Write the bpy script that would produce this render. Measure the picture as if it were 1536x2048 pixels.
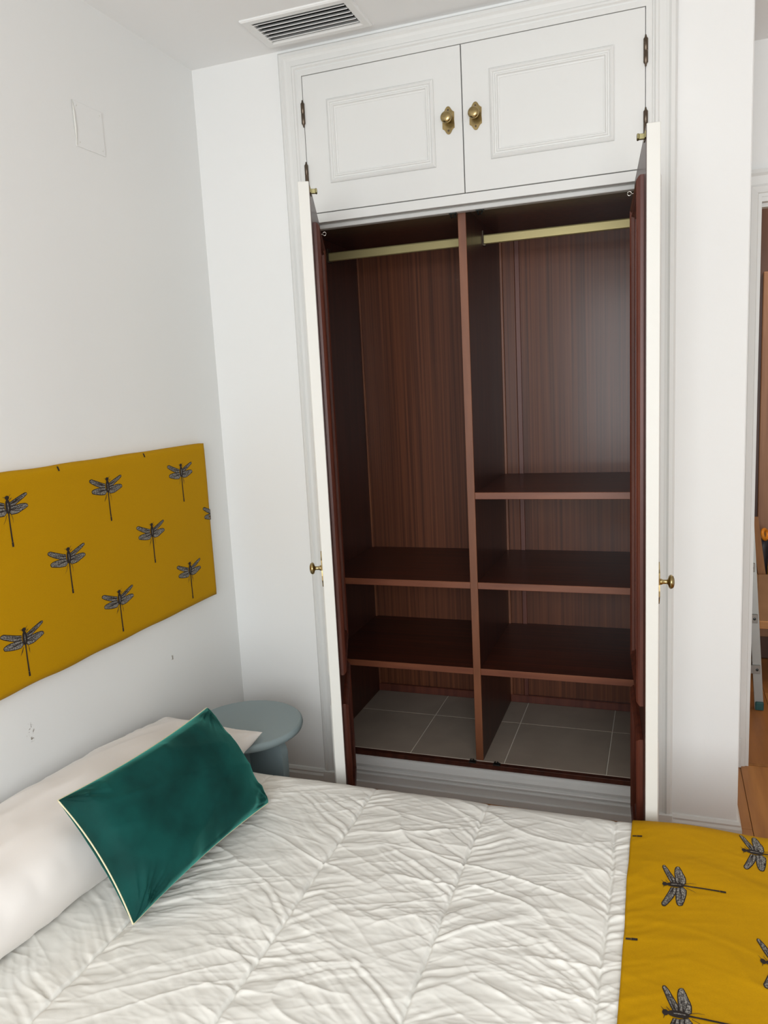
import bpy, bmesh, math, random
import numpy as np
from mathutils import Vector, Matrix

for o in list(bpy.data.objects):
    bpy.data.objects.remove(o, do_unlink=True)
scene = bpy.context.scene
COL = scene.collection
random.seed(7)

# ------------------------------------------------------------------ camera
CAM = Vector((1.059, -2.4358, 1.4189))
YAW, PITCH, ROLL, FPX = 0.3485, -0.1571, -0.0515, 1553.4
_f = Vector((-math.sin(YAW) * math.cos(PITCH), math.cos(YAW) * math.cos(PITCH), math.sin(PITCH)))
_r = Vector((math.cos(YAW), math.sin(YAW), 0))
_u = _r.cross(_f)
_c, _s = math.cos(ROLL), math.sin(ROLL)
_R = _r * _c + _u * _s
_U = -_r * _s + _u * _c
cd = bpy.data.cameras.new('camera')
cam = bpy.data.objects.new('camera', cd)
COL.objects.link(cam)
m = Matrix.Identity(4)
for i in range(3):
    m[i][0], m[i][1], m[i][2], m[i][3] = _R[i], _U[i], -_f[i], CAM[i]
cam.matrix_world = m
cd.sensor_fit = 'HORIZONTAL'
cd.sensor_width = 36.0
cd.lens = FPX * 36.0 / 1536.0
cd.clip_start = 0.05
scene.camera = cam

# ------------------------------------------------------------------ light
w = bpy.data.worlds.new('sky')
scene.world = w
w.use_nodes = True
w.node_tree.nodes['Background'].inputs[0].default_value = (0.80, 0.90, 1.0, 1)
w.node_tree.nodes['Background'].inputs[1].default_value = 1.0

def area_light(name, loc, rot, sx, sy, power, col):
    l = bpy.data.lights.new(name, 'AREA')
    l.shape = 'RECTANGLE'; l.size = sx; l.size_y = sy; l.energy = power; l.color = col
    o = bpy.data.objects.new(name, l); COL.objects.link(o)
    o.location = loc; o.rotation_euler = rot
    return o
# daylight entering by the balcony window behind the camera
area_light('window_daylight', (1.22, -3.97, 1.45), (math.radians(90), 0, 0), 1.8, 1.62, 93, (0.945, 0.98, 1.0))
vs = scene.view_settings
vs.view_transform = 'Standard'
vs.look = 'None'
vs.exposure = 0.0
vs.gamma = 1.0
vs.use_curve_mapping = False

# ------------------------------------------------------------------ materials
def lin(c):
    return tuple(((v / 255) / 12.92 if v / 255 <= 0.04045 else (((v / 255) + 0.055) / 1.055) ** 2.4) for v in c) + (1,)

def mat(name, rgb, rough=0.6, metal=0.0, spec=0.5, coat=0.0, coat_rough=0.1, sheen=0.0, sheen_tint=None,
        var=0.0, var_scale=(5, 5, 5), bump=0.0, bump_scale=(200, 200, 200), rgb2=None, contrast=(0.35, 0.65), detail=4.0):
    M = bpy.data.materials.new(name)
    M.use_nodes = True
    nt = M.node_tree
    b = nt.nodes['Principled BSDF']
    c1 = lin(rgb)
    b.inputs['Base Color'].default_value = c1
    b.inputs['Roughness'].default_value = rough
    b.inputs['Metallic'].default_value = metal
    b.inputs['Specular IOR Level'].default_value = spec
    b.inputs['Coat Weight'].default_value = coat
    b.inputs['Coat Roughness'].default_value = coat_rough
    if sheen:
        b.inputs['Sheen Weight'].default_value = sheen
        b.inputs['Sheen Roughness'].default_value = 0.35
        if sheen_tint: b.inputs['Sheen Tint'].default_value = lin(sheen_tint)
    tc = nt.nodes.new('ShaderNodeTexCoord')
    if var or rgb2:
        mp = nt.nodes.new('ShaderNodeMapping'); mp.inputs['Scale'].default_value = var_scale
        nz = nt.nodes.new('ShaderNodeTexNoise'); nz.inputs['Scale'].default_value = 1.0; nz.inputs['Detail'].default_value = detail
        rp = nt.nodes.new('ShaderNodeValToRGB')
        c2 = lin(rgb2) if rgb2 else tuple(v * (1 - var) for v in c1[:3]) + (1,)
        rp.color_ramp.elements[0].position, rp.color_ramp.elements[1].position = contrast
        rp.color_ramp.elements[0].color = c2
        rp.color_ramp.elements[1].color = c1
        nt.links.new(tc.outputs['Object'], mp.inputs['Vector'])
        nt.links.new(mp.outputs['Vector'], nz.inputs['Vector'])
        nt.links.new(nz.outputs['Fac'], rp.inputs['Fac'])
        nt.links.new(rp.outputs['Color'], b.inputs['Base Color'])
    if bump:
        mp2 = nt.nodes.new('ShaderNodeMapping'); mp2.inputs['Scale'].default_value = bump_scale
        n2 = nt.nodes.new('ShaderNodeTexNoise'); n2.inputs['Scale'].default_value = 1.0; n2.inputs['Detail'].default_value = 3.0
        bp = nt.nodes.new('ShaderNodeBump'); bp.inputs['Strength'].default_value = bump; bp.inputs['Distance'].default_value = 0.002
        nt.links.new(tc.outputs['Object'], mp2.inputs['Vector'])
        nt.links.new(mp2.outputs['Vector'], n2.inputs['Vector'])
        nt.links.new(n2.outputs['Fac'], bp.inputs['Height'])
        nt.links.new(bp.outputs['Normal'], b.inputs['Normal'])
    return M

M = {}
M['wall'] = mat('white_wall_paint', (236, 236, 234), 0.9, spec=0.25, bump=0.10, bump_scale=(90, 90, 90))
M['ceiling'] = mat('ceiling_paint', (244, 244, 243), 0.92, spec=0.2, bump=0.05, bump_scale=(60, 60, 60))
M['gloss_white'] = mat('white_enamel_paint', (224, 224, 221), 0.45, spec=0.4, bump=0.012, bump_scale=(60, 60, 25))
M['edge_white'] = mat('white_door_edge_paint', (216, 215, 209), 0.5, spec=0.35, bump=0.03, bump_scale=(80, 80, 30))
GR = dict(coat=0.26, coat_rough=0.18, spec=0.3, rough=0.45)
M['mah_v'] = mat('mahogany_vertical_grain', (112, 63, 38), var_scale=(150, 150, 1.0), rgb2=(73, 38, 22), contrast=(0.28, 0.72), detail=2.0, **GR)
M['mah_plain'] = mat('mahogany_plain', (76, 38, 26), var_scale=(40, 40, 2), rgb2=(60, 29, 20), **GR)
M['mah_h'] = mat('mahogany_horizontal_grain', (82, 38, 24), var_scale=(2.0, 75, 75), rgb2=(58, 26, 17), **GR)
EG = dict(coat=0.2, coat_rough=0.25, rough=0.45)
M['mah_edge_v'] = mat('mahogany_edging', (130, 79, 50), var_scale=(30, 30, 3), rgb2=(108, 61, 38), **EG)
M['mah_edge_h'] = mat('mahogany_shelf_edging', (130, 76, 49), var_scale=(3, 30, 30), rgb2=(108, 58, 37), **EG)
M['mah_mould'] = mat('mahogany_moulding', (104, 52, 36), var_scale=(40, 40, 2), rgb2=(80, 37, 26), **EG)
M['tile'] = mat('grey_ceramic_tile', (164, 150, 136), 0.55, var=0.10, var_scale=(9, 9, 9), spec=0.35)
M['grout'] = mat('pale_grout', (236, 228, 214), 0.9)
M['brass'] = mat('aged_brass', (178, 158, 112), 0.27, metal=1.0, var=0.25, var_scale=(60, 60, 60))
M['dull_brass'] = mat('dull_brass', (142, 134, 96), 0.35, metal=0.9)
M['rod'] = mat('satin_gold_rod', (184, 171, 122), 0.48, metal=0.6)
M['hinge'] = mat('bronze_hinge', (104, 92, 80), 0.35, metal=0.9, var=0.2, var_scale=(80, 80, 80))
M['steel'] = mat('dark_steel_clip', (62, 66, 64), 0.35, metal=0.9)
M['chrome'] = mat('bright_steel_ring', (222, 220, 212), 0.2, metal=1.0)
M['duvet'] = mat('white_cotton_duvet', (229, 227, 220), 0.85, spec=0.2, sheen=0.15, bump=0.05, bump_scale=(500, 500, 500))
M['pillow'] = mat('white_cotton_pillowcase', (236, 231, 226), 0.8, spec=0.2, sheen=0.15, bump=0.05, bump_scale=(500, 500, 500))
M['velvet'] = mat('teal_velvet', (13, 71, 66), 0.75, spec=0.15, sheen=1.0, sheen_tint=(80, 180, 165), var=0.55, var_scale=(8, 8, 8), bump=0.15, bump_scale=(40, 40, 40))
M['piping'] = mat('cream_piping', (226, 216, 180), 0.7)
M['yellow'] = mat('mustard_cotton', (188, 140, 0), 0.85, spec=0.15, var=0.07, var_scale=(400, 400, 400), bump=0.12, bump_scale=(700, 700, 700))
M['print_dark'] = mat('dark_fabric_ink', (46, 40, 38), 0.85, spec=0.15)
M['print_wing'] = mat('grey_fabric_ink', (150, 146, 138), 0.85, spec=0.15, rgb2=(70, 66, 64), var_scale=(330, 330, 330), contrast=(0.40, 0.60), detail=6)
M['bluegrey'] = mat('blue_grey_lacquer', (136, 151, 154), 0.5, spec=0.4)
M['black'] = mat('dark_duct', (16, 16, 16), 0.9)
M['louver'] = mat('vent_enamel', (236, 236, 234), 0.45)
M['oak'] = mat('oak_laminate', (186, 128, 70), 0.42, var_scale=(26, 2.2, 10), rgb2=(150, 96, 48), contrast=(0.3, 0.7), detail=6)
M['oak2'] = mat('oak_laminate_darker', (172, 114, 60), 0.42, var_scale=(22, 2.0, 10), rgb2=(138, 86, 42), contrast=(0.3, 0.7), detail=6)
M['joint'] = mat('floor_joint', (92, 58, 30), 0.8)
M['alu'] = mat('ladder_aluminium', (150, 150, 146), 0.42, metal=0.8)
M['teal_plastic'] = mat('teal_rubber', (36, 84, 84), 0.6)
M['card'] = mat('cardboard', (168, 126, 88), 0.85, var=0.12, var_scale=(20, 20, 20))
M['pine'] = mat('pine_board', (206, 150, 96), 0.6, var_scale=(4, 40, 40), rgb2=(182, 126, 76))
M['lath'] = mat('brown_lath', (170, 116, 60), 0.55, var_scale=(30, 30, 4), rgb2=(142, 92, 44))
M['brownpanel'] = mat('brown_wood_panel', (168, 124, 92), 0.5, var_scale=(30, 30, 2), rgb2=(142, 100, 72))
M['darkwood'] = mat('dark_brown_trim', (92, 60, 46), 0.45, var_scale=(30, 30, 2), rgb2=(70, 44, 34))
M['bag'] = mat('beige_sack', (186, 150, 116), 0.9, var=0.15, var_scale=(14, 14, 14))
M['tool'] = mat('black_tool_plastic', (40, 40, 46), 0.5)
M['orange'] = mat('orange_plastic', (226, 140, 30), 0.45)
M['tape'] = mat('yellow_plastic', (226, 186, 30), 0.45)
M['mattress'] = mat('mattress_ticking', (214, 212, 206), 0.9, bump=0.1, bump_scale=(120, 120, 120))
M['basecloth'] = mat('grey_bed_base', (120, 118, 114), 0.9, bump=0.1, bump_scale=(300, 300, 300))

# wall with two faint scuffs (dirt with a shape of its own)
def add_scuffs(Mt, spots):
    nt = Mt.node_tree; b = nt.nodes['Principled BSDF']
    tc = nt.nodes.new('ShaderNodeTexCoord')
    prev = None
    for (p, r, sc) in spots:
        mp = nt.nodes.new('ShaderNodeMapping'); mp.vector_type = 'TEXTURE'
        mp.inputs['Location'].default_value = p; mp.inputs['Scale'].default_value = r
        ln = nt.nodes.new('ShaderNodeVectorMath'); ln.operation = 'LENGTH'
        nt.links.new(tc.outputs['Object'], mp.inputs['Vector']); nt.links.new(mp.outputs['Vector'], ln.inputs[0])
        ms = nt.nodes.new('ShaderNodeMapRange'); ms.inputs['From Min'].default_value = 0.5; ms.inputs['From Max'].default_value = 1.0
        ms.inputs['To Min'].default_value = 1.0; ms.inputs['To Max'].default_value = 0.0
        nt.links.new(ln.outputs['Value'], ms.inputs['Value'])
        nz = nt.nodes.new('ShaderNodeTexNoise'); nz.inputs['Scale'].default_value = sc; nz.inputs['Detail'].default_value = 5
        nt.links.new(tc.outputs['Object'], nz.inputs['Vector'])
        th = nt.nodes.new('ShaderNodeMapRange'); th.inputs['From Min'].default_value = 0.54; th.inputs['From Max'].default_value = 0.62
        nt.links.new(nz.outputs['Fac'], th.inputs['Value'])
        mu = nt.nodes.new('ShaderNodeMath'); mu.operation = 'MULTIPLY'
        nt.links.new(ms.outputs['Result'], mu.inputs[0]); nt.links.new(th.outputs['Result'], mu.inputs[1])
        if prev is None: prev = mu.outputs[0]
        else:
            mx = nt.nodes.new('ShaderNodeMath'); mx.operation = 'MAXIMUM'
            nt.links.new(prev, mx.inputs[0]); nt.links.new(mu.outputs[0], mx.inputs[1]); prev = mx.outputs[0]
    mix = nt.nodes.new('ShaderNodeMix'); mix.data_type = 'RGBA'
    mix.inputs['A'].default_value = b.inputs['Base Color'].default_value
    mix.inputs['B'].default_value = lin((140, 132, 120))
    nt.links.new(prev, mix.inputs['Factor']); nt.links.new(mix.outputs['Result'], b.inputs['Base Color'])
M['wall_scuffed'] = mat('white_wall_paint_scuffed', (236, 236, 234), 0.9, spec=0.25, bump=0.10, bump_scale=(90, 90, 90))
add_scuffs(M['wall_scuffed'], [((-0.428, -0.412, 0.597), (0.05, 0.011, 0.010), 160), ((-0.428, -1.015, 0.612), (0.05, 0.016, 0.030), 110)])

# ------------------------------------------------------------------ helpers
PW = {}   # world transform of every parent
def tag(o, label=None, cat=None, group=None, kind=None):
    if label: o['label'] = label
    if cat: o['category'] = cat
    if group: o['group'] = group
    if kind: o['kind'] = kind
    return o

def thing(name, label, cat, loc, rotz=0.0, group=None, parent=None, kind=None):
    o = bpy.data.objects.new(name, None); COL.objects.link(o)
    o.empty_display_size = 0.05
    Wm = Matrix.Translation(loc) @ Matrix.Rotation(rotz, 4, 'Z')
    o.location = loc; o.rotation_euler = (0, 0, rotz)
    PW[o.name] = Wm
    return tag(o, label, cat, group, kind)

def obj(name, bm, material, parent=None, smooth=False, local=False, frame=None):
    """bm in world coordinates (or in the parent's own frame if local)."""
    me = bpy.data.meshes.new(name)
    bmesh.ops.recalc_face_normals(bm, faces=bm.faces)
    if parent is not None and not local:
        bm.transform(PW[parent.name].inverted())
    if frame is not None:
        bm.transform(frame.inverted())
    if smooth:
        for f in bm.faces: f.smooth = True
    bm.to_mesh(me); bm.free()
    for mt in (material if isinstance(material, (list, tuple)) else [material]):
        me.materials.append(M[mt])
    o = bpy.data.objects.new(name, me); COL.objects.link(o)
    if frame is not None: o.matrix_local = frame
    if parent is not None: o.parent = parent
    base = PW[parent.name] if parent is not None else Matrix.Identity(4)
    PW[o.name] = base @ (frame if frame is not None else Matrix.Identity(4))
    return o

def top(name, bm, material, origin, label, cat, group=None, smooth=False, kind=None):
    """a one-mesh top-level thing with its origin at its base."""
    return tag(obj(name, bm, material, None, smooth, frame=Matrix.Translation(origin)), label, cat, group, kind)

def add_box(bm, x0, x1, y0, y1, z0, z1, bev=0.0, seg=1):
    r = bmesh.ops.create_cube(bm, size=1.0)
    v = r['verts']
    for p in v:
        p.co = Vector((x0 + (p.co.x + .5) * (x1 - x0), y0 + (p.co.y + .5) * (y1 - y0), z0 + (p.co.z + .5) * (z1 - z0)))
    if bev > 0:
        es = list({e for p in v for e in p.link_edges})
        bmesh.ops.bevel(bm, geom=es, offset=bev, segments=seg, affect='EDGES', profile=0.5)
    return bm
def bx(x0, x1, y0, y1, z0, z1, bev=0.0, seg=1):
    return add_box(bmesh.new(), x0, x1, y0, y1, z0, z1, bev, seg)

def add_lathe(bm, prof, n=20, mtx=None):
    rings = []
    for (r, h) in prof:
        if r < 1e-6:
            rings.append([bm.verts.new((0, 0, h))])
        else:
            rings.append([bm.verts.new((r * math.cos(2 * math.pi * k / n), r * math.sin(2 * math.pi * k / n), h)) for k in range(n)])
    vs_ = [v for r in rings for v in r]
    for a, b in zip(rings[:-1], rings[1:]):
        if len(a) == 1 and len(b) == 1: continue
        for k in range(n):
            k2 = (k + 1) % n
            if len(a) == 1: bm.faces.new((a[0], b[k], b[k2]))
            elif len(b) == 1: bm.faces.new((a[k], a[k2], b[0]))
            else: bm.faces.new((a[k], a[k2], b[k2], b[k]))
    for rg in (rings[0], rings[-1]):
        if len(rg) > 1:
            bm.faces.new(rg)
    if mtx is not None:
        bmesh.ops.transform(bm, matrix=mtx, verts=vs_)
    return bm

def add_tube(bm, pts, r, n=8, closed=False, rx=None):
    pts = [Vector(p) for p in pts]
    rings = []
    N = len(pts)
    for i, p in enumerate(pts):
        a = pts[(i - 1) % N] if (closed or i > 0) else p
        b = pts[(i + 1) % N] if (closed or i < N - 1) else p
        t = (b - a).normalized()
        up = Vector((0, 0, 1)) if abs(t.z) < 0.95 else Vector((0, 1, 0))
        s = t.cross(up).normalized(); u = s.cross(t).normalized()
        rr = r[i] if isinstance(r, (list, tuple)) else r
        rings.append([bm.verts.new(p + (s * math.cos(2 * math.pi * k / n) * (rx or rr) + u * math.sin(2 * math.pi * k / n) * rr)) for k in range(n)])
    rng = range(N) if closed else range(N - 1)
    for i in rng:
        a, b = rings[i], rings[(i + 1) % N]
        for k in range(n):
            bm.faces.new((a[k], a[(k + 1) % n], b[(k + 1) % n], b[k]))
    if not closed:
        bm.faces.new(rings[0]); bm.faces.new(rings[-1])
    return bm

def add_prism(bm, poly, h0, h1, place):
    """poly: list of (a,b); place(a,b,h) -> xyz"""
    lo = [bm.verts.new(place(a, b, h0)) for a, b in poly]
    hi = [bm.verts.new(place(a, b, h1)) for a, b in poly]
    n = len(poly)
    bm.faces.new(lo); bm.faces.new(hi)
    for k in range(n):
        bm.faces.new((lo[k], lo[(k + 1) % n], hi[(k + 1) % n], hi[k]))
    return bm

def add_ring(bm, a0, a1, b0, b1, prof, place, closed=True):
    """mitred rectangular moulding. prof: (d, h), d = inward offset from the outer rectangle."""
    rows = []
    for d, h in prof:
        cs = [(a0 + d, b0 + d), (a0 + d, b1 - d), (a1 - d, b1 - d), (a1 - d, b0 + d)]
        if not closed:
            cs = [(a0 + d, b0), (a0 + d, b1 - d), (a1 - d, b1 - d), (a1 - d, b0)]
        rows.append([bm.verts.new(place(a, b, h)) for a, b in cs])
    np_ = len(prof)
    for i in range(np_):
        r0, r1 = rows[i], rows[(i + 1) % np_]
        for k in range(4 if closed else 3):
            k2 = (k + 1) % 4
            bm.faces.new((r0[k], r0[k2], r1[k2], r1[k]))
    if not closed:
        bm.faces.new([r[0] for r in rows]); bm.faces.new([r[3] for r in rows])
    return bm

def mesh_grid(name, P, mats, parent=None, smooth=True, origin=None):
    """P: array (n,m,3)."""
    n, mm = P.shape[:2]
    idx = np.arange(n * mm).reshape(n, mm)
    q = np.stack([idx[:-1, :-1], idx[1:, :-1], idx[1:, 1:], idx[:-1, 1:]], -1).reshape(-1, 4)
    V = P.reshape(-1, 3).astype(float)
    if origin is not None: V = V - np.array(origin)
    me = bpy.data.meshes.new(name)
    me.from_pydata(V.tolist(), [], q.tolist())
    me.update()
    for mt in mats: me.materials.append(M[mt])
    if smooth: me.polygons.foreach_set('use_smooth', np.ones(len(me.polygons), bool))
    o = bpy.data.objects.new(name, me); COL.objects.link(o)
    if origin is not None: o.location = origin
    if parent is not None: o.parent = parent
    return o

# numpy value noise
_rs = np.random.RandomState(11)
_T = _rs.rand(256, 256)
def vnoise(x, y):
    x = np.asarray(x, float); y = np.asarray(y, float)
    xi = np.floor(x).astype(int); yi = np.floor(y).astype(int)
    fx = x - xi; fy = y - yi
    fx = fx * fx * fx * (fx * (fx * 6 - 15) + 10); fy = fy * fy * fy * (fy * (fy * 6 - 15) + 10)
    g = lambda a, b: _T[a % 256, b % 256]
    return (g(xi, yi) * (1 - fx) + g(xi + 1, yi) * fx) * (1 - fy) + (g(xi, yi + 1) * (1 - fx) + g(xi + 1, yi + 1) * fx) * fy
def ridge(x, y):
    return 1 - np.abs(2 * vnoise(x, y) - 1)

# ------------------------------------------------------------------ dimensions
XL, XR, ZC = -0.428, 1.282, 2.5
U0, U1, U2 = -0.0214, 0.4938, 1.0104         # cupboard door edges
ZT, ZB, ZR = 2.406, 1.989, 1.959
YF = -0.02
XI0, XI1, YB, ZFL = -0.10, 1.085, 0.59, 0.123  # wardrobe interior
XE, YN = 3.2, -3.8                             # far right wall, window wall
YD = 0.48                                      # doorway wall

# ------------------------------------------------------------------ room shell
def struct(name, bm, mt, parent=None, smooth=False):
    o = obj(name, bm, mt, parent, smooth)
    if parent is None: tag(o, kind='structure')
    return o
struct('wall_left', bx(XL - 0.1, XL, YN - 0.1, 0.7, 0, ZC), 'wall_scuffed')
bm = bx(XL, U0 - 0.006, 0, 0.045, 0, ZC)
add_box(bm, U0 - 0.006, U2 + 0.006, 0.0, 0.045, ZR + 0.015, ZC)
struct('wall_back', bm, 'wall')
bm = bx(U2 + 0.006, XR, 0, 0.045, 0, ZC, 0.003)
add_box(bm, XI1 + 0.02, XR, 0.045, 0.66, 0, ZC)
struct('wall_pillar', bm, 'wall')
struct('wall_closet', bx(XL, XI1 + 0.02, 0.62, 0.66, 0, ZC), 'wall')
struct('wall_right', bx(XE, XE + 0.1, YN - 0.1, 2.4, 0, ZC), 'wall')
WX0, WX1, WZ0 = 0.32, 2.12, 0.65
bm = bx(XL, WX0, YN - 0.1, YN, 0, ZC)
add_box(bm, WX1, XE, YN - 0.1, YN, 0, ZC)
add_box(bm, WX0, WX1, YN - 0.1, YN, 0, WZ0)
add_box(bm, WX0, WX1, YN - 0.1, YN, 2.25, ZC)
struct('wall_window', bm, 'wall')
wf = bmesh.new()
add_ring(wf, WX0, WX1, WZ0, 2.25, [(0, 0), (0, 0.05), (0.05, 0.05), (0.05, 0)], lambda a, b, h: (a, YN - 0.075 + h, b))
add_box(wf, 1.20, 1.24, YN - 0.065, YN - 0.035, WZ0 + 0.05, 2.20)
struct('window_1', wf, 'gloss_white')
# doorway wall beyond the pillar
DX0, DX1, DZ = 1.344, 2.18, 1.955
bm = bx(XR, DX0 - 0.02, YD, YD + 0.12, 0, ZC)
add_box(bm, DX0 - 0.02, DX1 + 0.02, YD, YD + 0.12, DZ + 0.02, ZC)
add_box(bm, DX1 + 0.02, XE, YD, YD + 0.12, 0, ZC)
struct('wall_doorway', bm, 'wall')
bm = bx(XL - 0.1, XE + 0.1, YN - 0.1, -0.210, ZC, ZC + 0.08)
add_box(bm, XL - 0.1, XE + 0.1, -0.066, 2.4, ZC, ZC + 0.08)
add_box(bm, XL - 0.1, -0.091, -0.210, -0.066, ZC, ZC + 0.08)
add_box(bm, 0.208, XE + 0.1, -0.210, -0.066, ZC, ZC + 0.08)
struct('ceiling', bm, 'ceiling')
struct('ceiling_soffit', bx(XR, XE, 0.0, YD, 2.445, ZC - 0.001), 'ceiling')
dr = struct('door_1', add_ring(bmesh.new(), DX0 - 0.02, DX1 + 0.02, 0.0, DZ + 0.02,
            [(0, 0), (0, 0.13), (0.02, 0.13), (0.02, 0.05), (0.032, 0.05), (0.032, 0.03), (0.02, 0.03), (0.02, 0)], lambda a, b, h: (a, YD - 0.005 + h, b), False), 'gloss_white')
obj('strike_plate', bx(DX0 - 0.002, DX0 + 0.0035, YD + 0.004, YD + 0.022, 0.93, 0.985), 'steel', dr)
tr = struct('trim_1', add_ring(bmesh.new(), DX0 - 0.069, DX1 + 0.098, 0.0, DZ + 0.098,
            [(0, 0), (0, 0.022), (0.012, 0.024), (0.02, 0.018), (0.045, 0.014), (0.052, 0.017), (0.07, 0.012), (0.073, 0.008), (0.083, 0.008), (0.083, 0)], lambda a, b, h: (a, YD - h, b), False), 'gloss_white')
obj('plinth_block', bx(DX0 - 0.068, DX0 - 0.012, YD - 0.028, YD - 0.0005, 0.0, 0.11, 0.002), 'gloss_white', tr)
# back room walls
struct('wall_backroom_left', bx(0.95, 1.05, 0.66, 2.4, 0, ZC), 'wall')
struct('wall_backroom_end', bx(0.95, XE, 2.3, 2.4, 0, ZC), 'wall')
# floor: base and oak planks
fl = struct('floor', bx(XL - 0.1, XE + 0.1, YN - 0.1, 2.4, -0.06, -0.004), 'joint')
PLW = 0.19
xs = []
x = 1.33 - PLW * 10
while x < XE: xs.append(x); x += PLW
cache = {}
for ci, x0 in enumerate(xs):
    a, b = max(x0, XL), min(x0 + PLW, XE)
    if b - a < 0.02: continue
    segs = []
    if b > XR + 0.01: lo, hi = YN, YD
    else: lo, hi = YN, 0.0
    if a < XR < b: hi = YD
    y = lo - random.choice([0, 0.35, 0.7, 0.95])
    while y < hi:
        segs.append((max(y, lo), min(y + 1.28, hi))); y += 1.28
    for (p, q) in segs:
        if q - p < 0.02: continue
        obj('plank', bx(a + 0.0009, b - 0.0009, p + 0.0008, q - 0.0008, -0.01, 0.0, 0.0008), random.choice(['oak', 'oak2', 'oak']), fl)
for ci in range(11):
    x0 = 1.05 + 0.19 * ci + 0.06
    for (p, q) in ((YD + 0.012, 1.2), (1.2, 2.3)):
        obj('plank', bx(max(x0, 1.05) + 0.0009, x0 + PLW - 0.0009, p + 0.0008, q - 0.0008, -0.01, 0.0, 0.0008), random.choice(['oak', 'oak2']), fl)
obj('threshold_strip', bx(DX0, DX1, YD + 0.0005, YD + 0.012, -0.01, 0.004, 0.001), 'lath', fl)
# baseboards
BBP = [(0, 0), (0.013, 0), (0.013, 0.022), (0.009, 0.03), (0.010, 0.036), (0.005, 0.045), (0, 0.047)]
def add_bb(bm, p0, p1, nrm, m0=0.0, m1=0.0):
    p0, p1, nrm = Vector(p0), Vector(p1), Vector(nrm)
    t = (p1 - p0).normalized()
    r0 = [bm.verts.new(p0 + nrm * d - t * d * m0 + Vector((0, 0, z))) for d, z in BBP]
    r1 = [bm.verts.new(p1 + nrm * d + t * d * m1 + Vector((0, 0, z))) for d, z in BBP]
    n = len(BBP)
    for k in range(n): bm.faces.new((r0[k], r0[(k + 1) % n], r1[(k + 1) % n], r1[k]))
    bm.faces.new(r0); bm.faces.new(r1)
    return bm
b_ = add_bb(bmesh.new(), (U2 + 0.084, 0, 0), (XR, 0, 0), (0, -1, 0), 0, 1)
add_bb(b_, (XR, 0, 0), (XR, YD, 0), (1, 0, 0), 1, 0)
struct('baseboard_pillar', b_, 'gloss_white')
struct('baseboard_back', add_bb(bmesh.new(), (XL, 0, 0), (U0 - 0.084, 0, 0), (0, -1, 0), -1, 0), 'gloss_white')
struct('baseboard_left', add_bb(bmesh.new(), (XL, YN, 0), (XL, 0, 0), (1, 0, 0), 0, -1), 'gloss_white')

# ------------------------------------------------------------------ built-in wardrobe
W = thing('built_in_wardrobe', 'open built-in wardrobe with white doors and a dark mahogany interior of shelves', 'wardrobe', (U1, 0.0, 0.0))
ffx = lambda a, b, h: (a, -h, b)
# casing round the whole front (face about flush with the doors)
CW = 0.082
prof = [(0, 0), (0, 0.012), (0.006, 0.020), (0.016, 0.022), (0.022, 0.017), (0.030, 0.015), (0.046, 0.016), (0.050, 0.020), (0.056, 0.020),
        (0.060, 0.016), (0.064, 0.014), (0.066, 0.019), (0.0815, 0.020), (0.0815, 0)]
obj('casing', add_ring(bmesh.new(), U0 - CW, U2 + CW, 0.0, ZT + CW, prof, ffx, False), 'gloss_white', W)
obj('plinth_block', bx(U2 + 0.004, U2 + CW + 0.002, -0.026, -0.0002, 0.0, 0.05, 0.002), 'gloss_white', W)
obj('plinth_block', bx(U0 - CW - 0.002, U0 - 0.004, -0.026, -0.0002, 0.0, 0.05, 0.002), 'gloss_white', W)
# rail under the cupboard doors with its rebate
bm = bx(U0, U2, YF, 0.0, ZR, ZB - 0.0015, 0.001)
add_box(bm, U0, U2, 0.0, 0.047, ZR + 0.002, ZR + 0.014)
obj('cross_rail', bm, 'gloss_white', W)
obj('door_stop', bx(U0, U2, 0.018, 0.046, ZR - 0.012, ZR + 0.002, 0.002), 'gloss_white', W)
# jamb linings
for a, b in ((U0 - 0.006, U0 + 0.002), (U2 - 0.002, U2 + 0.006)):
    obj('jamb', bx(a, b, -0.016, 0.046, 0.0, ZR, 0.001), 'mah_plain', W)

def panel_moulding(a0, a1, b0, b1, place, h0, wd=0.030, ht=0.012):
    pr = [(0, h0), (0, h0 + ht * 0.45), (wd * .10, h0 + ht * 0.75), (wd * .24, h0 + ht), (wd * .38, h0 + ht * .75), (wd * .44, h0 + ht * .42),
          (wd * .56, h0 + ht * .42), (wd * .64, h0 + ht * .75), (wd * .76, h0 + ht * .75), (wd * .84, h0 + ht * .3), (wd, h0 + ht * .18), (wd, h0)]
    return add_ring(bmesh.new(), a0, a1, b0, b1, pr, place)

def knob_mesh(bm, mtx, s=1.0):
    pr = [(0.0075, 0), (0.0075, 0.004), (0.0055, 0.008), (0.0052, 0.016), (0.0065, 0.019), (0.0145, 0.0215), (0.0170, 0.0245), (0.0168, 0.028), (0.0140, 0.0315), (0.008, 0.0335), (0.0, 0.034)]
    return add_lathe(bm, [(r * s, h * s) for r, h in pr], 22, mtx)
def plate_poly(hw, hh):
    P = [(0.0, 1.0), (0.22, 0.97), (0.42, 0.86), (0.62, 0.70), (0.80, 0.62), (1.0, 0.56), (1.0, 0.30), (0.96, 0.0)]
    right = P + [(a, -b) for a, b in P[::-1][1:]]
    left = [(-a, b) for a, b in right[::-1][1:-1]]
    return [(a * hw, b * hh) for a, b in right + left]

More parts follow.
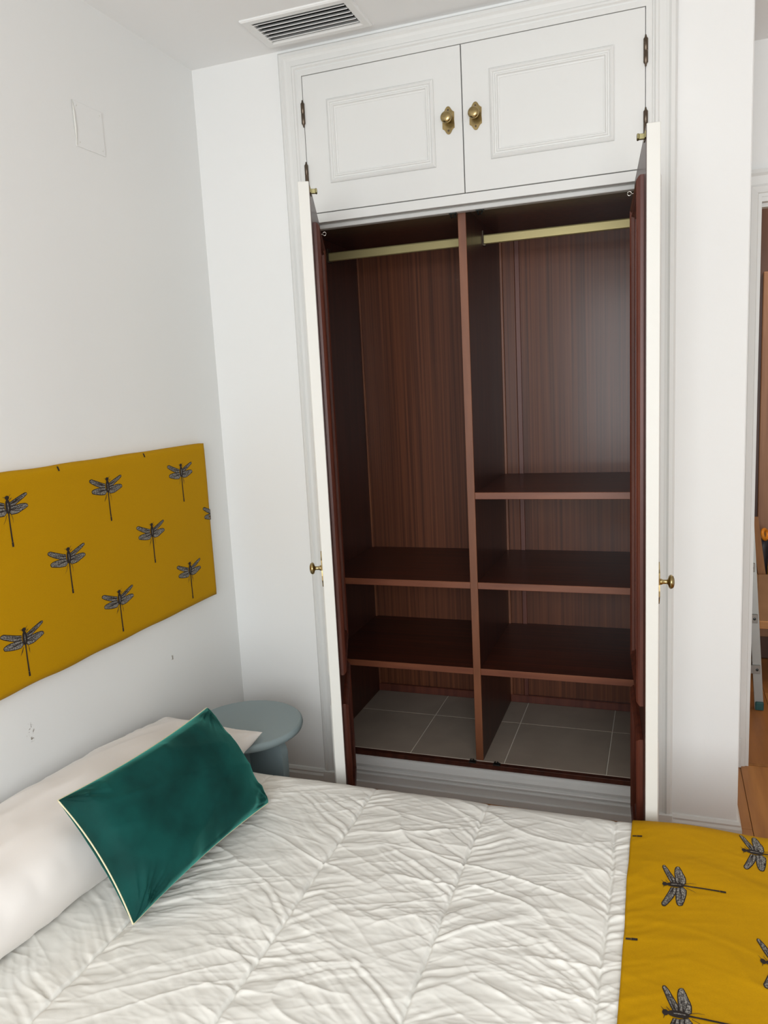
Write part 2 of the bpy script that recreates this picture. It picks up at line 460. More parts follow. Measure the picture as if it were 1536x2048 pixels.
# cupboard (upper) doors
for (x0, x1, px0, px1, kx, hx, lab) in ((U0, U1, 0.0597, 0.4074, 0.4505, U0, 'l'), (U1, U2, 0.5764, 0.9274, 0.5335, U2, 'r')):
    d = obj('cupboard_door', bx(x0 + 0.0016, x1 - 0.0016, YF, -0.0006, ZB + 0.0012, ZT - 0.0016, 0.0008), 'gloss_white', W)
    obj('panel_moulding', panel_moulding(px0, px1, 2.0743, 2.324, lambda a, b, h: (a, YF + 0.0003 - h, b), 0.0, 0.030, 0.009), 'gloss_white', d)
    k = bmesh.new()
    add_prism(k, plate_poly(0.0185, 0.0395), 0.0, 0.0028, lambda a, b, h: (kx + a, YF - h, 2.201 + b))
    obj('handle_plate', k, 'brass', d)
    obj('knob', knob_mesh(bmesh.new(), Matrix.Translation((kx, YF - 0.0028, 2.203)) @ Matrix.Rotation(math.radians(90), 4, 'X')), 'brass', d, True)
    for dz in (-0.029, 0.029):
        obj('screw', add_lathe(bmesh.new(), [(0.0030, 0), (0.0026, 0.0012), (0, 0.0014)], 10, Matrix.Translation((kx, YF - 0.0027, 2.201 + dz)) @ Matrix.Rotation(math.radians(90), 4, 'X')), 'hinge', d)
    for zc in (2.293, 2.108):
        pr = [(0, -0.042), (0.0022, -0.039), (0.0030, -0.034), (0.0062, -0.030), (0.0062, -0.0008), (0.0054, 0.0), (0.0062, 0.0008), (0.0062, 0.030), (0.0030, 0.034), (0.0022, 0.039), (0, 0.042)]
        obj('hinge', add_lathe(bmesh.new(), pr, 14, Matrix.Translation((hx, YF - 0.004, zc))), 'hinge', d, True)

# tall doors, standing open
DW, DT, DZ0, DZ1 = 0.532, 0.030, 0.02, 1.956
def tall_door(hx, ang, side, lab):
    """local frame: x along the door from the hinge, y across its thickness (0 = outer face, side*DT = inner face)"""
    fr = PW[W.name].inverted() @ Matrix.Translation((hx, YF, 0)) @ Matrix.Rotation(ang, 4, 'Z')
    bm = bx(0.002, DW, min(0, side * (DT - 0.001)), max(0, side * (DT - 0.001)), DZ0, DZ1, 0.0012)
    me_frame = fr
    d = obj('wardrobe_door', bm, 'edge_white', None)
    d.parent = W; d.matrix_local = fr
    PW[d.name] = PW[W.name] @ fr
    def part(name, b, mt, smooth=False):
        return obj(name, b, mt, d, smooth, local=True)
    y0, y1 = sorted((side * (DT - 0.001), side * DT))
    part('veneer', bx(0.003, DW - 0.003, y0, y1, DZ0 + 0.002, DZ1 - 0.003), 'mah_plain')
    inn = lambda a, b, h: (a, side * (DT + h), b)
    out = lambda a, b, h: (a, -side * h, b)
    for (za, zb) in ((0.59, 1.872), (0.10, 0.50)):
        part('inner_moulding', panel_moulding(0.075, DW - 0.085, za, zb, inn, 0.0, 0.036, 0.016), 'mah_mould')
        part('outer_moulding', panel_moulding(0.085, DW - 0.085, za, zb, out, 0.0, 0.030, 0.009), 'gloss_white')
    kx = DW - 0.04
    p = bmesh.new(); add_prism(p, plate_poly(0.0215, 0.052), 0.0, 0.0045, lambda a, b, h: (kx + a, -side * h, 0.925 + b))
    part('handle_plate', p, 'brass')
    part('knob', knob_mesh(bmesh.new(), Matrix.Translation((kx, -side * 0.0045, 0.928)) @ Matrix.Rotation(math.radians(90 * side), 4, 'X')), 'brass', True)
    # spring-catch striker near the top and the bottom, screw eye by the hinge
    for zc in (1.938, 0.075):
        s = bmesh.new()
        ya, yb_ = sorted((side * DT, side * (DT + 0.002)))
        add_box(s, DW - 0.055, DW - 0.012, ya, yb_, zc - 0.007, zc + 0.007)
        ya, yb_ = sorted((side * DT, side * (DT + 0.016)))
        add_box(s, DW - 0.036, DW - 0.028, ya, yb_, zc - 0.006, zc + 0.006, 0.001)
        ya, yb_ = sorted((side * (DT + 0.013), side * (DT + 0.018)))
        add_box(s, DW - 0.041, DW - 0.023, ya, yb_, zc - 0.006, zc + 0.006, 0.0015)
        part('striker', s, 'dull_brass')
    s = bmesh.new()
    cx, cy, cz = 0.022, side * (DT + 0.014), 1.922
    add_tube(s, [(cx, cy + 0.0055 * math.cos(t), cz + 0.0055 * math.sin(t)) for t in [2 * math.pi * i / 18 for i in range(18)]], 0.0013, 6, True)
    add_tube(s, [(cx, side * DT, cz - 0.001), (cx, side * (DT + 0.009), cz - 0.001)], 0.0013, 6)
    part('screw_eye', s, 'chrome', True)
    # hinge leaves
    for zc in (0.25, 1.0, 1.75):
        part('hinge', add_lathe(bmesh.new(), [(0, -0.042), (0.0026, -0.037), (0.006, -0.031), (0.006, 0.031), (0.0026, 0.037), (0, 0.042)], 12, Matrix.Translation((-0.0035, -side * 0.004, zc))), 'hinge', True)
    return d
# left door leans in by about 21 degrees, right door swings a little past square
tall_door(U0, math.atan2(-0.497, 0.193), 1, 'l')
tall_door(U2, math.atan2(-0.534, 0.042), -1, 'r')

# interior
ZTOP = 1.962
obj('side_panel', bx(XI0 - 0.018, XI0, 0.047, YB + 0.018, 0.0, ZTOP + 0.018), 'mah_plain', W)
obj('side_panel', bx(XI1, XI1 + 0.018, 0.047, YB + 0.018, 0.0, ZTOP + 0.018), 'mah_plain', W)
obj('top_panel', bx(XI0, XI1, 0.047, YB + 0.018, ZTOP, ZTOP + 0.018), 'mah_plain', W)
obj('back_panel', bx(XI0, 0.462, YB, YB + 0.018, 0.0, ZTOP), 'mah_v', W)
obj('back_panel', bx(0.462, XI1, YB, YB + 0.018, 0.0, ZTOP), 'mah_v', W)
DVX0, DVX1, YS = 0.4515, 0.4765, 0.05
dv = obj('divider', bx(DVX0, DVX1, YS + 0.004, YB, ZFL, ZTOP), 'mah_plain', W)
obj('edging', bx(DVX0 - 0.0005, DVX1 + 0.0005, YS, YS + 0.004, ZFL, ZTOP - 0.002, 0.001), 'mah_edge_v', dv)
# battens on the back
for a, b, t, mt in ((0.4765, 0.486, 0.012, 'mah_edge_v'), (0.486, 0.531, 0.006, 'mah_v'), (0.5325, 0.550, 0.008, 'mah_mould')):
    obj('batten', bx(a, b, YB - t, YB, ZFL + 0.03, ZTOP, 0.001), mt, W)
obj('batten', bx(XI0, XI0 + 0.008, YB - 0.008, YB, ZFL + 0.03, ZTOP, 0.001), 'mah_edge_v', W)
for a, b in ((XI0, DVX0), (DVX1, XI1)):
    obj('skirting', bx(a, b, YB - 0.014, YB, ZFL, ZFL + 0.032, 0.002), 'mah_mould', W)
def shelf(a, b, z, th=0.022):
    s = obj('shelf', bx(a, b, YS + 0.006, YB - 0.0, z - th, z), 'mah_h', W)
    obj('edging', bx(a, b, YS + 0.002, YS + 0.006, z - th - 0.0005, z + 0.0005, 0.0012), 'mah_edge_h', s)
for z in (1.0658, 0.7606, 0.4573): shelf(DVX1, XI1, z)
for z in (0.7606, 0.4573): shelf(XI0, DVX0, z)
# hanging rods
def rod(a, b):
    r = obj('hanging_rod', bx(a, b, 0.292, 0.308, 1.8895, 1.9205, 0.005, 3), 'rod', W)
    for xa, xb in ((a, a + 0.004), (b - 0.004, b)):
        bm = bx(xa, xb, 0.287, 0.313, 1.884, 1.934, 0.001)
        add_box(bm, min(xa, xa + 0.0), xb + (0.006 if xa == a else 0.0), 0.289, 0.311, 1.884, 1.888)
        obj('rod_bracket', bm, 'hinge', r)
rod(XI0, DVX0); rod(DVX1, XI1)
# tiled floor
obj('tile_bed', bx(XI0, XI1, 0.046, YB, ZFL - 0.012, ZFL - 0.002), 'grout', W)
cols = [XI0, 0.2100, 0.5490, 0.8888, XI1]
rows = [0.0475, 0.3796, YB]
g = 0.0016
for i in range(4):
    for j in range(2):
        obj('tile', bx(cols[i] + (g if i else 0), cols[i + 1] - (g if i < 3 else 0), rows[j] + (g if j else 0.002), rows[j + 1] - (g if j < 1 else 0), ZFL - 0.010, ZFL, 0.0008), 'tile', W)
obj('threshold', bx(U0, U2, 0.026, 0.0475, 0.0, ZFL - 0.0015, 0.001), 'mah_plain', W)
# moulded white sill below the threshold
sp = [(0.026, 0.0), (-0.014, 0.0), (-0.014, 0.0215), (-0.006, 0.0235), (-0.006, 0.044), (-0.009, 0.0455), (-0.009, 0.050), (-0.001, 0.0525), (-0.001, 0.058), (-0.005, 0.060),
      (-0.006, 0.064), (-0.003, 0.068), (0.005, 0.070), (0.005, 0.076), (0.001, 0.078), (0.001, 0.083), (0.008, 0.090), (0.017, 0.096), (0.019, 0.104), (0.026, 0.105)]
bm = bmesh.new()
lo = [bm.verts.new((U0 + 0.003, y, z)) for y, z in sp]; hi = [bm.verts.new((U2 - 0.003, y, z)) for y, z in sp]
bm.faces.new(lo); bm.faces.new(hi)
for k in range(len(sp)): bm.faces.new((lo[k], lo[(k + 1) % len(sp)], hi[(k + 1) % len(sp)], hi[k]))
obj('sill_moulding', bm, 'gloss_white', W)
# spring catches on the threshold and under the top stop
for cx in (0.442, 0.527):
    for z0, sg in ((ZFL - 0.0015, 1), (ZR - 0.012, -1)):
        c = bmesh.new()
        za, zb = sorted((z0, z0 + sg * 0.004)); add_box(c, cx - 0.012, cx + 0.012, 0.024, 0.042, za, zb, 0.0008)
        for dx in (-0.006, 0.006):
            add_tube(c, [(cx + dx, 0.033, z0), (cx + dx * 1.25, 0.030, z0 + sg * 0.008), (cx + dx * 0.55, 0.026, z0 + sg * 0.015)], 0.0026, 7)
        obj('spring_catch', c, 'steel', W)

# ------------------------------------------------------------------ ceiling air vent
V = thing('air_vent', 'white louvred air vent set in the ceiling above the wardrobe', 'vent', (0.06, -0.142, ZC))
vx0, vx1, vy0, vy1 = -0.112, 0.234, -0.237, -0.045
ax0, ax1, ay0, ay1 = -0.086, 0.203, -0.205, -0.071
obj('vent_frame', add_ring(bmesh.new(), vx0, vx1, vy0, vy1, [(0, 0), (0, 0.004), (0.004, 0.0075), (0.022, 0.0075), (0.026, 0.005), (0.026, 0.0)], lambda a, b, h: (a, b, ZC - h)), 'louver', V)
d_ = bx(-0.0905, 0.2075, -0.2095, -0.0665, ZC + 0.074, ZC + 0.079)
for a in ((-0.0905, -0.0895, -0.2095, -0.0665), (0.2065, 0.2075, -0.2095, -0.0665), (-0.0905, 0.2075, -0.2095, -0.2085), (-0.0905, 0.2075, -0.0675, -0.0665)):
    add_box(d_, a[0], a[1], a[2], a[3], ZC + 0.012, ZC + 0.075)
obj('duct', d_, 'black', V)
ns = 6
for i in range(ns):
    yc = ay0 + (i + 0.5) * (ay1 - ay0) / ns
    b = bmesh.new()
    add_box(b, ax0 - 0.003, ax1 + 0.003, -0.0080, 0.0080, -0.0010, 0.0010)
    b.transform(Matrix.Translation((0, yc, ZC + 0.000)) @ Matrix.Rotation(math.radians(42), 4, 'X'))
    obj('slat', b, 'louver', V)

# ------------------------------------------------------------------ access cover on the left wall
A = thing('access_cover', 'white painted square cover plate screwed high on the left wall', 'cover plate', (XL, -0.555, 2.105))
obj('plate', bx(XL, XL + 0.003, -0.612, -0.496, 2.105, 2.222, 0.0008), 'wall', A)
c = bmesh.new()
add_tube(c, [(XL + 0.002, -0.613, 2.221), (XL + 0.004, -0.6125, 2.19), (XL + 0.004, -0.612, 2.15), (XL + 0.002, -0.6105, 2.106)], [0.0012, 0.003, 0.0035, 0.0015], 7)
obj('filler_bead', c, 'edge_white', A, True)
for y in (-0.600, -0.508):
    for z in (2.117, 2.21):
        obj('screw', add_lathe(bmesh.new(), [(0.0024, 0), (0.002, 0.0008), (0, 0.001)], 8, Matrix.Translation((XL + 0.003, y, z)) @ Matrix.Rotation(math.radians(90), 4, 'Y')), 'edge_white', A)

# ------------------------------------------------------------------ dragonfly print
DF_B = 1.62
WINGS = [
    [(.119, .037), (.080, .105), (.046, .171), (.010, .245), (-.018, .307), (-.015, .330), (-.009, .342), (.010, .346), (.027, .342), (.075, .285), (.119, .219), (.155, .165), (.182, .12), (.186, .08), (.177, .046)],
    [(.21, .033), (.195, .090), (.188, .157), (.183, .225), (.188, .284), (.200, .318), (.219, .335), (.243, .341), (.265, .337), (.295, .285), (.319, .232), (.342, .190), (.356, .148), (.358, .100), (.352, .055), (.301, .019)],
    [(.109, -.065), (.080, -.130), (.046, -.194), (.005, -.270), (-.031, -.333), (-.030, -.365), (-.018, -.386), (.005, -.392), (.027, -.388), (.065, -.350), (.100, -.304), (.145, -.240), (.182, -.172), (.194, -.120), (.192, -.071)],
    [(.21, -.068), (.198, -.125), (.192, -.189), (.192, -.255), (.200, -.315), (.216, -.350), (.237, -.365), (.265, -.362), (.292, -.351), (.322, -.280), (.347, -.202), (.358, -.145), (.360, -.089), (.31, -.043)]]
def shrink(poly, w):
    c = (sum(p[0] for p in poly) / len(poly), sum(p[1] for p in poly) / len(poly))
    n = len(poly); out = []
    area = sum(poly[i][0] * poly[(i + 1) % n][1] - poly[(i + 1) % n][0] * poly[i][1] for i in range(n))
    sg = 1 if area > 0 else -1
    for i in range(n):
        p0, p1, p2 = poly[i - 1], poly[i], poly[(i + 1) % n]
        tx, ty = p2[0] - p0[0], p2[1] - p0[1]
        l = math.hypot(tx, ty) or 1
        out.append((p1[0] - sg * ty / l * w, p1[1] + sg * tx / l * w))
    return out
def circ(cx, cy, rx, ry, n=14): return [(cx + rx * math.cos(2 * math.pi * k / n), cy + ry * math.sin(2 * math.pi * k / n)) for k in range(n)]
def strip(pts, ws):
    L, Rr = [], []
    for i, p in enumerate(pts):
        a = pts[max(i - 1, 0)]; b = pts[min(i + 1, len(pts) - 1)]
        tx, ty = b[0] - a[0], b[1] - a[1]; l = math.hypot(tx, ty)
        L.append((p[0] - ty / l * ws[i], p[1] + tx / l * ws[i])); Rr.append((p[0] + ty / l * ws[i], p[1] - tx / l * ws[i]))
    return L + Rr[::-1]
def dragonfly_polys():
    """list of (polygon, material index, layer) in body units (a: head to tail, b: sideways)."""
    out = []
    for wv in WINGS:
        wv = [(a, math.copysign(max(abs(b) * DF_B - 0.032, abs(b) * 0.7), b)) for a, b in wv]
        wc = sum(p[0] for p in wv) / len(wv); wv = [(wc + (p[0] - wc) * 1.10, p[1]) for p in wv]
        out.append((wv, 0, 0)); out.append((shrink(wv, 0.016), 1, 1))
        # vein lines
        root = (0.5 * (wv[0][0] + wv[-1][0]), 0.5 * (wv[0][1] + wv[-1][1])); n = len(wv)
        for f in (0.36, 0.5, 0.64):
            tipp = wv[int(n * f)]
            e = (root[0] + (tipp[0] - root[0]) * 0.9, root[1] + (tipp[1] - root[1]) * 0.9)
            out.append((strip([root, ((root[0] + e[0]) / 2 + 0.008, (root[1] + e[1]) / 2), e], [0.006, 0.004, 0.002]), 0, 2))
    out.append((circ(0.19, 0.0, 0.15, 0.066, 18), 0, 2))
    out.append((circ(0.015, 0.0, 0.042, 0.055), 0, 2))
    out.append((strip([(0.12, 0.0), (0.20, 0.003), (0.28, 0.0)], [0.008, 0.012, 0.006]), 1, 3))
    out.append((strip([(0.30, 0.0), (0.42, -0.004), (0.60, -0.003), (0.78, 0.0), (0.90, 0.004)], [0.020, 0.014, 0.016, 0.017, 0.019]), 0, 2))
    out.append((strip([(0.905, 0.004), (1.0, 0.006)], [0.023, 0.023]), 0, 2))
    for p in ([(0.0, 0.035), (-0.02, 0.07), (-0.045, 0.105)], [(0.01, -0.035), (0.0, -0.075), (-0.01, -0.11)],
              [(0.07, 0.05), (0.04, 0.09), (0.03, 0.12)], [(0.36, 0.06), (0.44, 0.085), (0.53, 0.085)], [(0.36, -0.06), (0.45, -0.10), (0.52, -0.16)]):
        out.append((strip(p, [0.005, 0.004, 0.002]), 0, 2))
    return out
DFP = dragonfly_polys()
def clip_poly(poly, fn):
    out = []
    n = len(poly)
    for i in range(n):
        p, q = poly[i], poly[(i + 1) % n]
        a, b = fn(p), fn(q)
        if a >= 0: out.append(p)
        if (a >= 0) != (b >= 0):
            t = a / (a - b); out.append((p[0] + (q[0] - p[0]) * t, p[1] + (q[1] - p[1]) * t))
    return out
def subdivide_poly(poly, step):
    out = []
    n = len(poly)
    for i in range(n):
        p, q = poly[i], poly[(i + 1) % n]
        k = max(1, int(math.hypot(q[0] - p[0], q[1] - p[1]) / step))
        for j in range(k): out.append((p[0] + (q[0] - p[0]) * j / k, p[1] + (q[1] - p[1]) * j / k))
    return out
def print_dragonfly(parent, place, clips, scale, step=None):
    """place(a,b,layer)->world; clips: functions of (a,b) in metres, kept where >= 0."""
    bm = bmesh.new()
    for poly, mi, layer in DFP:
        pl = [(a * scale, b * scale) for a, b in poly]
        for fn in clips:
            pl = clip_poly(pl, fn)
            if len(pl) < 3: break
        if len(pl) < 3: continue
        if step: pl = subdivide_poly(pl, step)
        try:
            f = bm.faces.new([bm.verts.new(q) for q in place(np.array(pl), layer)])
            f.material_index = mi
        except ValueError:
            pass
    if not bm.faces: bm.free(); return None
    bmesh.ops.triangulate(bm, faces=bm.faces[:])
    bm.normal_update()
    me = bpy.data.meshes.new('dragonfly_print')
    bm.transform(PW[parent.name].inverted())
    bm.to_mesh(me); bm.free()
    me.materials.append(M['print_dark']); me.materials.append(M['print_wing'])
    o = bpy.data.objects.new('dragonfly_print', me); COL.objects.link(o); o.parent = parent
    return o

# ------------------------------------------------------------------ headboard
HY0, HY1, HZ0, HZ1, HT = -1.80, -0.155, 0.741, 1.268, 0.030
H = thing('headboard', 'mustard yellow fabric headboard printed with dragonflies, fixed to the left wall', 'headboard', (XL, 0.5 * (HY0 + HY1), HZ0))
ny, nz = 120, 50
ty = np.linspace(0, 1, ny); tz = np.linspace(0, 1, nz)
YY = HY0 + (HY1 - HY0) * ty[:, None] + 0 * tz[None]; ZZ = HZ0 + (HZ1 - HZ0) * tz[None] + 0 * ty[:, None]
def hb_x(y, z):
    e = np.minimum(np.minimum(y - HY0, HY1 - y), np.minimum(z - HZ0, HZ1 - z))
    e = np.clip(e, 0, 0.02) / 0.02
    return XL + HT - 0.010 * (1 - np.sqrt(1 - (1 - e) ** 2)) + 0.0012 * (vnoise(y * 5 + 3, z * 6 + 9) - .5)
wob = 0.003 * (vnoise(YY * 9, ZZ * 0 + 2) - 0.5)
Pf = np.stack([hb_x(YY, ZZ), YY, ZZ + wob * np.where(tz[None] < .02, 1, 0) * 1.5 + wob * np.where(tz[None] > .98, 1, 0)], -1)
# close the sides back to the wall
pad = np.zeros((ny + 2, nz + 2, 3)); pad[1:-1, 1:-1] = Pf
pad[0, 1:-1] = Pf[0]; pad[-1, 1:-1] = Pf[-1]; pad[:, 0] = pad[:, 1]; pad[:, -1] = pad[:, -2]
pad[0, :, 0] = XL + 0.0005; pad[-1, :, 0] = XL + 0.0005; pad[:, 0, 0] = XL + 0.0005; pad[:, -1, 0] = XL + 0.0005
o = mesh_grid('cover', pad - np.array(PW[H.name].translation)[None, None], ['yellow'], H)
DFL = 0.120
for r in range(-1, 4):
    for k in range(-1, 6):
        yc = (-0.3145 if r % 2 == 0 else -0.137 - 0.0005) - 0.3555 * k
        zt = 1.212 - 0.1615 * r
        if yc > -0.10 or yc < HY0: continue
        print_dragonfly(H, lambda p, l: np.stack([hb_x(yc + p[:, 1], zt - p[:, 0]) + 0.0006 + 0.00025 * l, yc + p[:, 1], zt - p[:, 0]], -1).tolist(),
                        [lambda p: HY1 - 0.003 - (yc + p[1]), lambda p: (yc + p[1]) - HY0 - 0.003, lambda p: HZ1 - 0.002 - (zt - p[0]), lambda p: (zt - p[0]) - HZ0 - 0.003], DFL)

# ------------------------------------------------------------------ bed: base, mattress, duvet, throw
BX0, BX1 = XL + 0.015, 1.52
bd = thing('bed', 'low bed against the left wall, wholly covered by the duvet and throw', 'bed', (0.55, -1.31, 0.0))
obj('bed_base', bx(BX0 + 0.02, BX1 - 0.06, -1.95, -0.68, 0.03, 0.15, 0.01), 'basecloth', bd)
obj('mattress', bx(BX0 + 0.01, BX1 - 0.05, -1.965, -0.665, 0.15, 0.312, 0.03, 3), 'mattress', bd)
for lx in (BX0 + 0.1, BX1 - 0.12):
    for ly in (-1.9, -0.73):
        obj('leg', add_lathe(bmesh.new(), [(0.022, 0), (0.025, 0.035)], 14, Matrix.Translation((lx, ly, 0))), 'steel', bd)

SEAMS = [0.02, 0.336, 0.644, 0.9575]
YC, ZCc, RR = -0.650, 0.279, 0.075     # centre of the rounded far edge, and its radius
YCN = -1.975                           # the same on the near side
LF = 0.16                              # drop below the rounding
def section(t):
    """arc-length coordinate across the bed -> (y, z, ny, nz). t = 0 at the far shoulder, negative toward the camera side."""
    q = RR * math.pi / 2
    t = np.asarray(t, float)
    wid = YC - YCN
    y = np.where(t < 0, YC + t, 0); z = np.full_like(t, ZCc + RR); nyy = np.zeros_like(t); nzz = np.ones_like(t)
    a = np.clip(t / RR, 0, math.pi / 2)
    c = t >= 0
    y = np.where(c, YC + RR * np.sin(a), y); z = np.where(c, ZCc + RR * np.cos(a), z); nyy = np.where(c, np.sin(a), nyy); nzz = np.where(c, np.cos(a), nzz)
    dn = np.clip(t - q, 0, None); z = z - dn; y = y - 0.10 * dn
    u = -t - wid
    c2 = u > 0
    a2 = np.clip(u / RR, 0, math.pi / 2)
    y = np.where(c2, YCN - RR * np.sin(a2), y); z = np.where(c2, ZCc + RR * np.cos(a2), z); nyy = np.where(c2, -np.sin(a2), nyy); nzz = np.where(c2, np.cos(a2), nzz)
    dn2 = np.clip(u - q, 0, None); z = z - dn2; y = y + 0.10 * dn2
    return y, z, nyy, nzz
def duvet_h(x, t):
    h = np.zeros_like(x)
    # puffs between the seams
    edges = [-0.30] + SEAMS + [1.27, 1.55]
    for a, b in zip(edges[:-1], edges[1:]):
        s = np.clip((x - a) / (b - a), 0, 1)
        h = h + np.where((x >= a) & (x < b), 0.009 * np.power(np.clip(np.sin(math.pi * s), 0, 1), 0.45), 0)
    h = h - 0.003
    h = h + 0.008 * (vnoise(x * 3.3 + 7, t * 3.0 + 5) - 0.5)
    # gathers along every seam, opening away from the camera
    for i, sx in enumerate(SEAMS):
        wob = 0.006 * (vnoise(t * 6 + i * 9, 0 * t + i) - .5)
        dx = x - sx - wob
        ad = np.abs(dx)
        lf = dx < 0
        s = np.where(lf, 0.75, 0.55)
        ph = (t - s * ad + (0.03 * (vnoise(ad * 12 + 31 * i, t * 9) - .5))) / 0.0125 + np.where(lf, 0.45, 0)
        r = 2 * vnoise(ph + 13 * i, ad * 4 + np.where(lf, 40.5, 0.5)) - 1
        r = np.where(r > 0, np.power(np.abs(r), 0.8), r * 0.8)
        reach = 0.045 + 0.13 * vnoise(t * 13 + 17 * i, np.where(lf, 3.3, 8.8) + 0 * t) ** 2
        h = h + 0.0036 * r * np.exp(-(ad / reach) ** 1.1) * np.clip(ad / 0.003, 0.4, 1)
        h = h - 0.0045 * np.exp(-(ad / 0.0035) ** 2)
    # thin creases running obliquely between the seams
    for k, (ang, fa, fc, am, pw) in enumerate(((0.30, 2.6, 9.0, 0.0040, 7), (-0.25, 2.8, 11.0, 0.0042, 7), (0.10, 3.6, 24.0, 0.0022, 4), (0.62, 5.0, 22.0, 0.0018, 4), (-0.5, 5.0, 26, 0.0020, 4), (0.4, 6.0, 44, 0.0013, 3), (-0.2, 6.0, 50, 0.0014, 3), (-0.35, 8.0, 75, 0.0009, 2), (0.2, 8.0, 80, 0.0009, 2))):
        ca, sa = math.cos(ang), math.sin(ang)
        uu = x * ca + t * sa; vv = -x * sa + t * ca
        warp = 0.8 * (vnoise(uu * 5 + k * 11, vv * 5) - .5)
        rg = ridge(uu * fa + 50 * k, vv * fc + warp + 20 * k)
        gate = np.clip((vnoise(uu * 4 + 90 + 7 * k, vv * 7 + 33) - 0.38) / 0.3, 0, 1)
        h = h + am * np.power(rg, pw) * gate
    # small crumples
    h = h + 0.0008 * (ridge(x * 26 + 5, t * 60 + 2 * vnoise(x * 12, t * 12)) - .5) + 0.0004 * (vnoise(x * 80, t * 80) - .5)
    # relief dies out over the far shoulder, which stays plump
    fade = np.clip((0.045 - t) / 0.09, 0, 1)
    h = h * (0.25 + 0.75 * fade) + 0.004 * (1 - fade)
    return h
XF, RF = 1.455, 0.06
def foot_bend(P, lift=0.0):
    d = np.clip(P[..., 0] - XF, 0, None); a = np.clip(d / RF, 0, math.pi / 2)
    x2 = np.where(d > 0, XF + (RF + lift) * np.sin(a), P[..., 0])
    z2 = P[..., 2] - RF * (1 - np.cos(a)) - np.clip(d - RF * math.pi / 2, 0, None)
    return np.stack([x2, P[..., 1], np.maximum(z2, 0.02 + lift)], -1)
def duvet_pt(x, t, off=0.0, hfun=None, hs=1.0):
    y, z, ny_, nz_ = section(t)
    h = (duvet_h(x, t) if hfun is None else hfun(x, t)) * hs
    return foot_bend(np.stack([x, y + ny_ * (h + off), z + nz_ * (h + off)], -1))
T0, T1 = -(YC - YCN) - RR * math.pi / 2 - LF, RR * math.pi / 2 + LF
nx, nt_ = 720, 640
gx = np.concatenate([np.linspace(BX0, 1.02, 660), np.linspace(1.02, 1.70, 81)[1:]]); gt = np.concatenate([np.linspace(T0, -0.98, 61)[:-1], np.linspace(-0.98, 0.12, 540), np.linspace(0.12, T1, 41)[1:]])
X, T = np.meshgrid(gx, gt, indexing='ij')
PD = duvet_pt(X, T)
# tuck the head end against the wall and round the ends down
duv = mesh_grid('duvet', PD, ['duvet'], None, origin=(0.55, -1.31, 0.06))
tag(duv, 'white channel-quilted duvet spread over the bed', 'duvet')

# mustard throw across the foot of the bed
TX0, TX1 = 0.993, 1.68
def throw_h(x, t):
    h = 0.0035 + 0.014 * np.exp(-((x - 1.13) / 0.14) ** 2) + 0.008 * np.exp(-((x - 1.42) / 0.1) ** 2)
    h = h + 0.004 * (vnoise(x * 6 + 40, t * 5 + 2) - .5)
    for k, (ang, fa, fc, am) in enumerate(((0.10, 2.2, 9.0, 0.0050), (-0.35, 2.6, 12.0, 0.0032))):
        ca, sa = math.cos(ang), math.sin(ang)
        uu = x * ca + t * sa; vv = -x * sa + t * ca
        h = h + am * np.power(ridge(uu * fa + 70 * k + 4, vv * fc + 9 * k), 5) * np.clip((vnoise(uu * 4 + 19, vv * 5 + k) - .35) / .3, 0, 1)
    return h
def throw_edge(t): return TX0 + 0.006 * (vnoise(t * 4 + 60, 0 * t) - .5) + 0.003 * (vnoise(t * 14 + 60, 0 * t) - .5)
def throw_off(x, t): return np.maximum(duvet_h(x, t) * 0.35, -0.004)
def throw_pt(x, t, off=0.0):
    y, z, ny_, nz_ = section(t)
    h = np.maximum(throw_h(x, t) + throw_off(x, t), duvet_h(x, t) + 0.0025) + off
    return foot_bend(np.stack([x, y + ny_ * h, z + nz_ * h], -1), 0.004 + off)
nx, nt_ = 150, 380
gt = np.linspace(T0 + 0.03, T1 - 0.02, nt_)
S = np.linspace(0, 1, nx)
S2, T2 = np.meshgrid(S, gt, indexing='ij')
X2 = throw_edge(T2) + S2 * (TX1 - throw_edge(T2))
PT = throw_pt(X2, T2)
thr = thing('bed_throw', 'mustard yellow throw printed with dragonflies across the foot of the bed', 'throw', (1.26, -1.31, 0.06))
cl = mesh_grid('cloth', PT - np.array(PW[thr.name].translation)[None, None], ['yellow'], thr)
sm = cl.modifiers.new('thick', 'SOLIDIFY'); sm.thickness = 0.002; sm.offset = -1
def throw_place(xh, yc):
    def f(p, l):
        return throw_pt(xh + p[:, 0], yc + p[:, 1] - YC, 0.0008 + 0.0003 * l).tolist()
    return f
for r in range(-1, 5):
    for k in range(-1, 5):
        xh = 1.066 + 0.166 * r
        yc = (-0.866 if r % 2 == 0 else -0.693) - 0.3525 * k
        if yc > YC + 0.02 or yc < YCN: continue
        print_dragonfly(thr, throw_place(xh, yc), [lambda p: xh + p[0] - TX0 - 0.0045, lambda p: TX1 - 0.004 - (xh + p[0])], 0.119, 0.006)

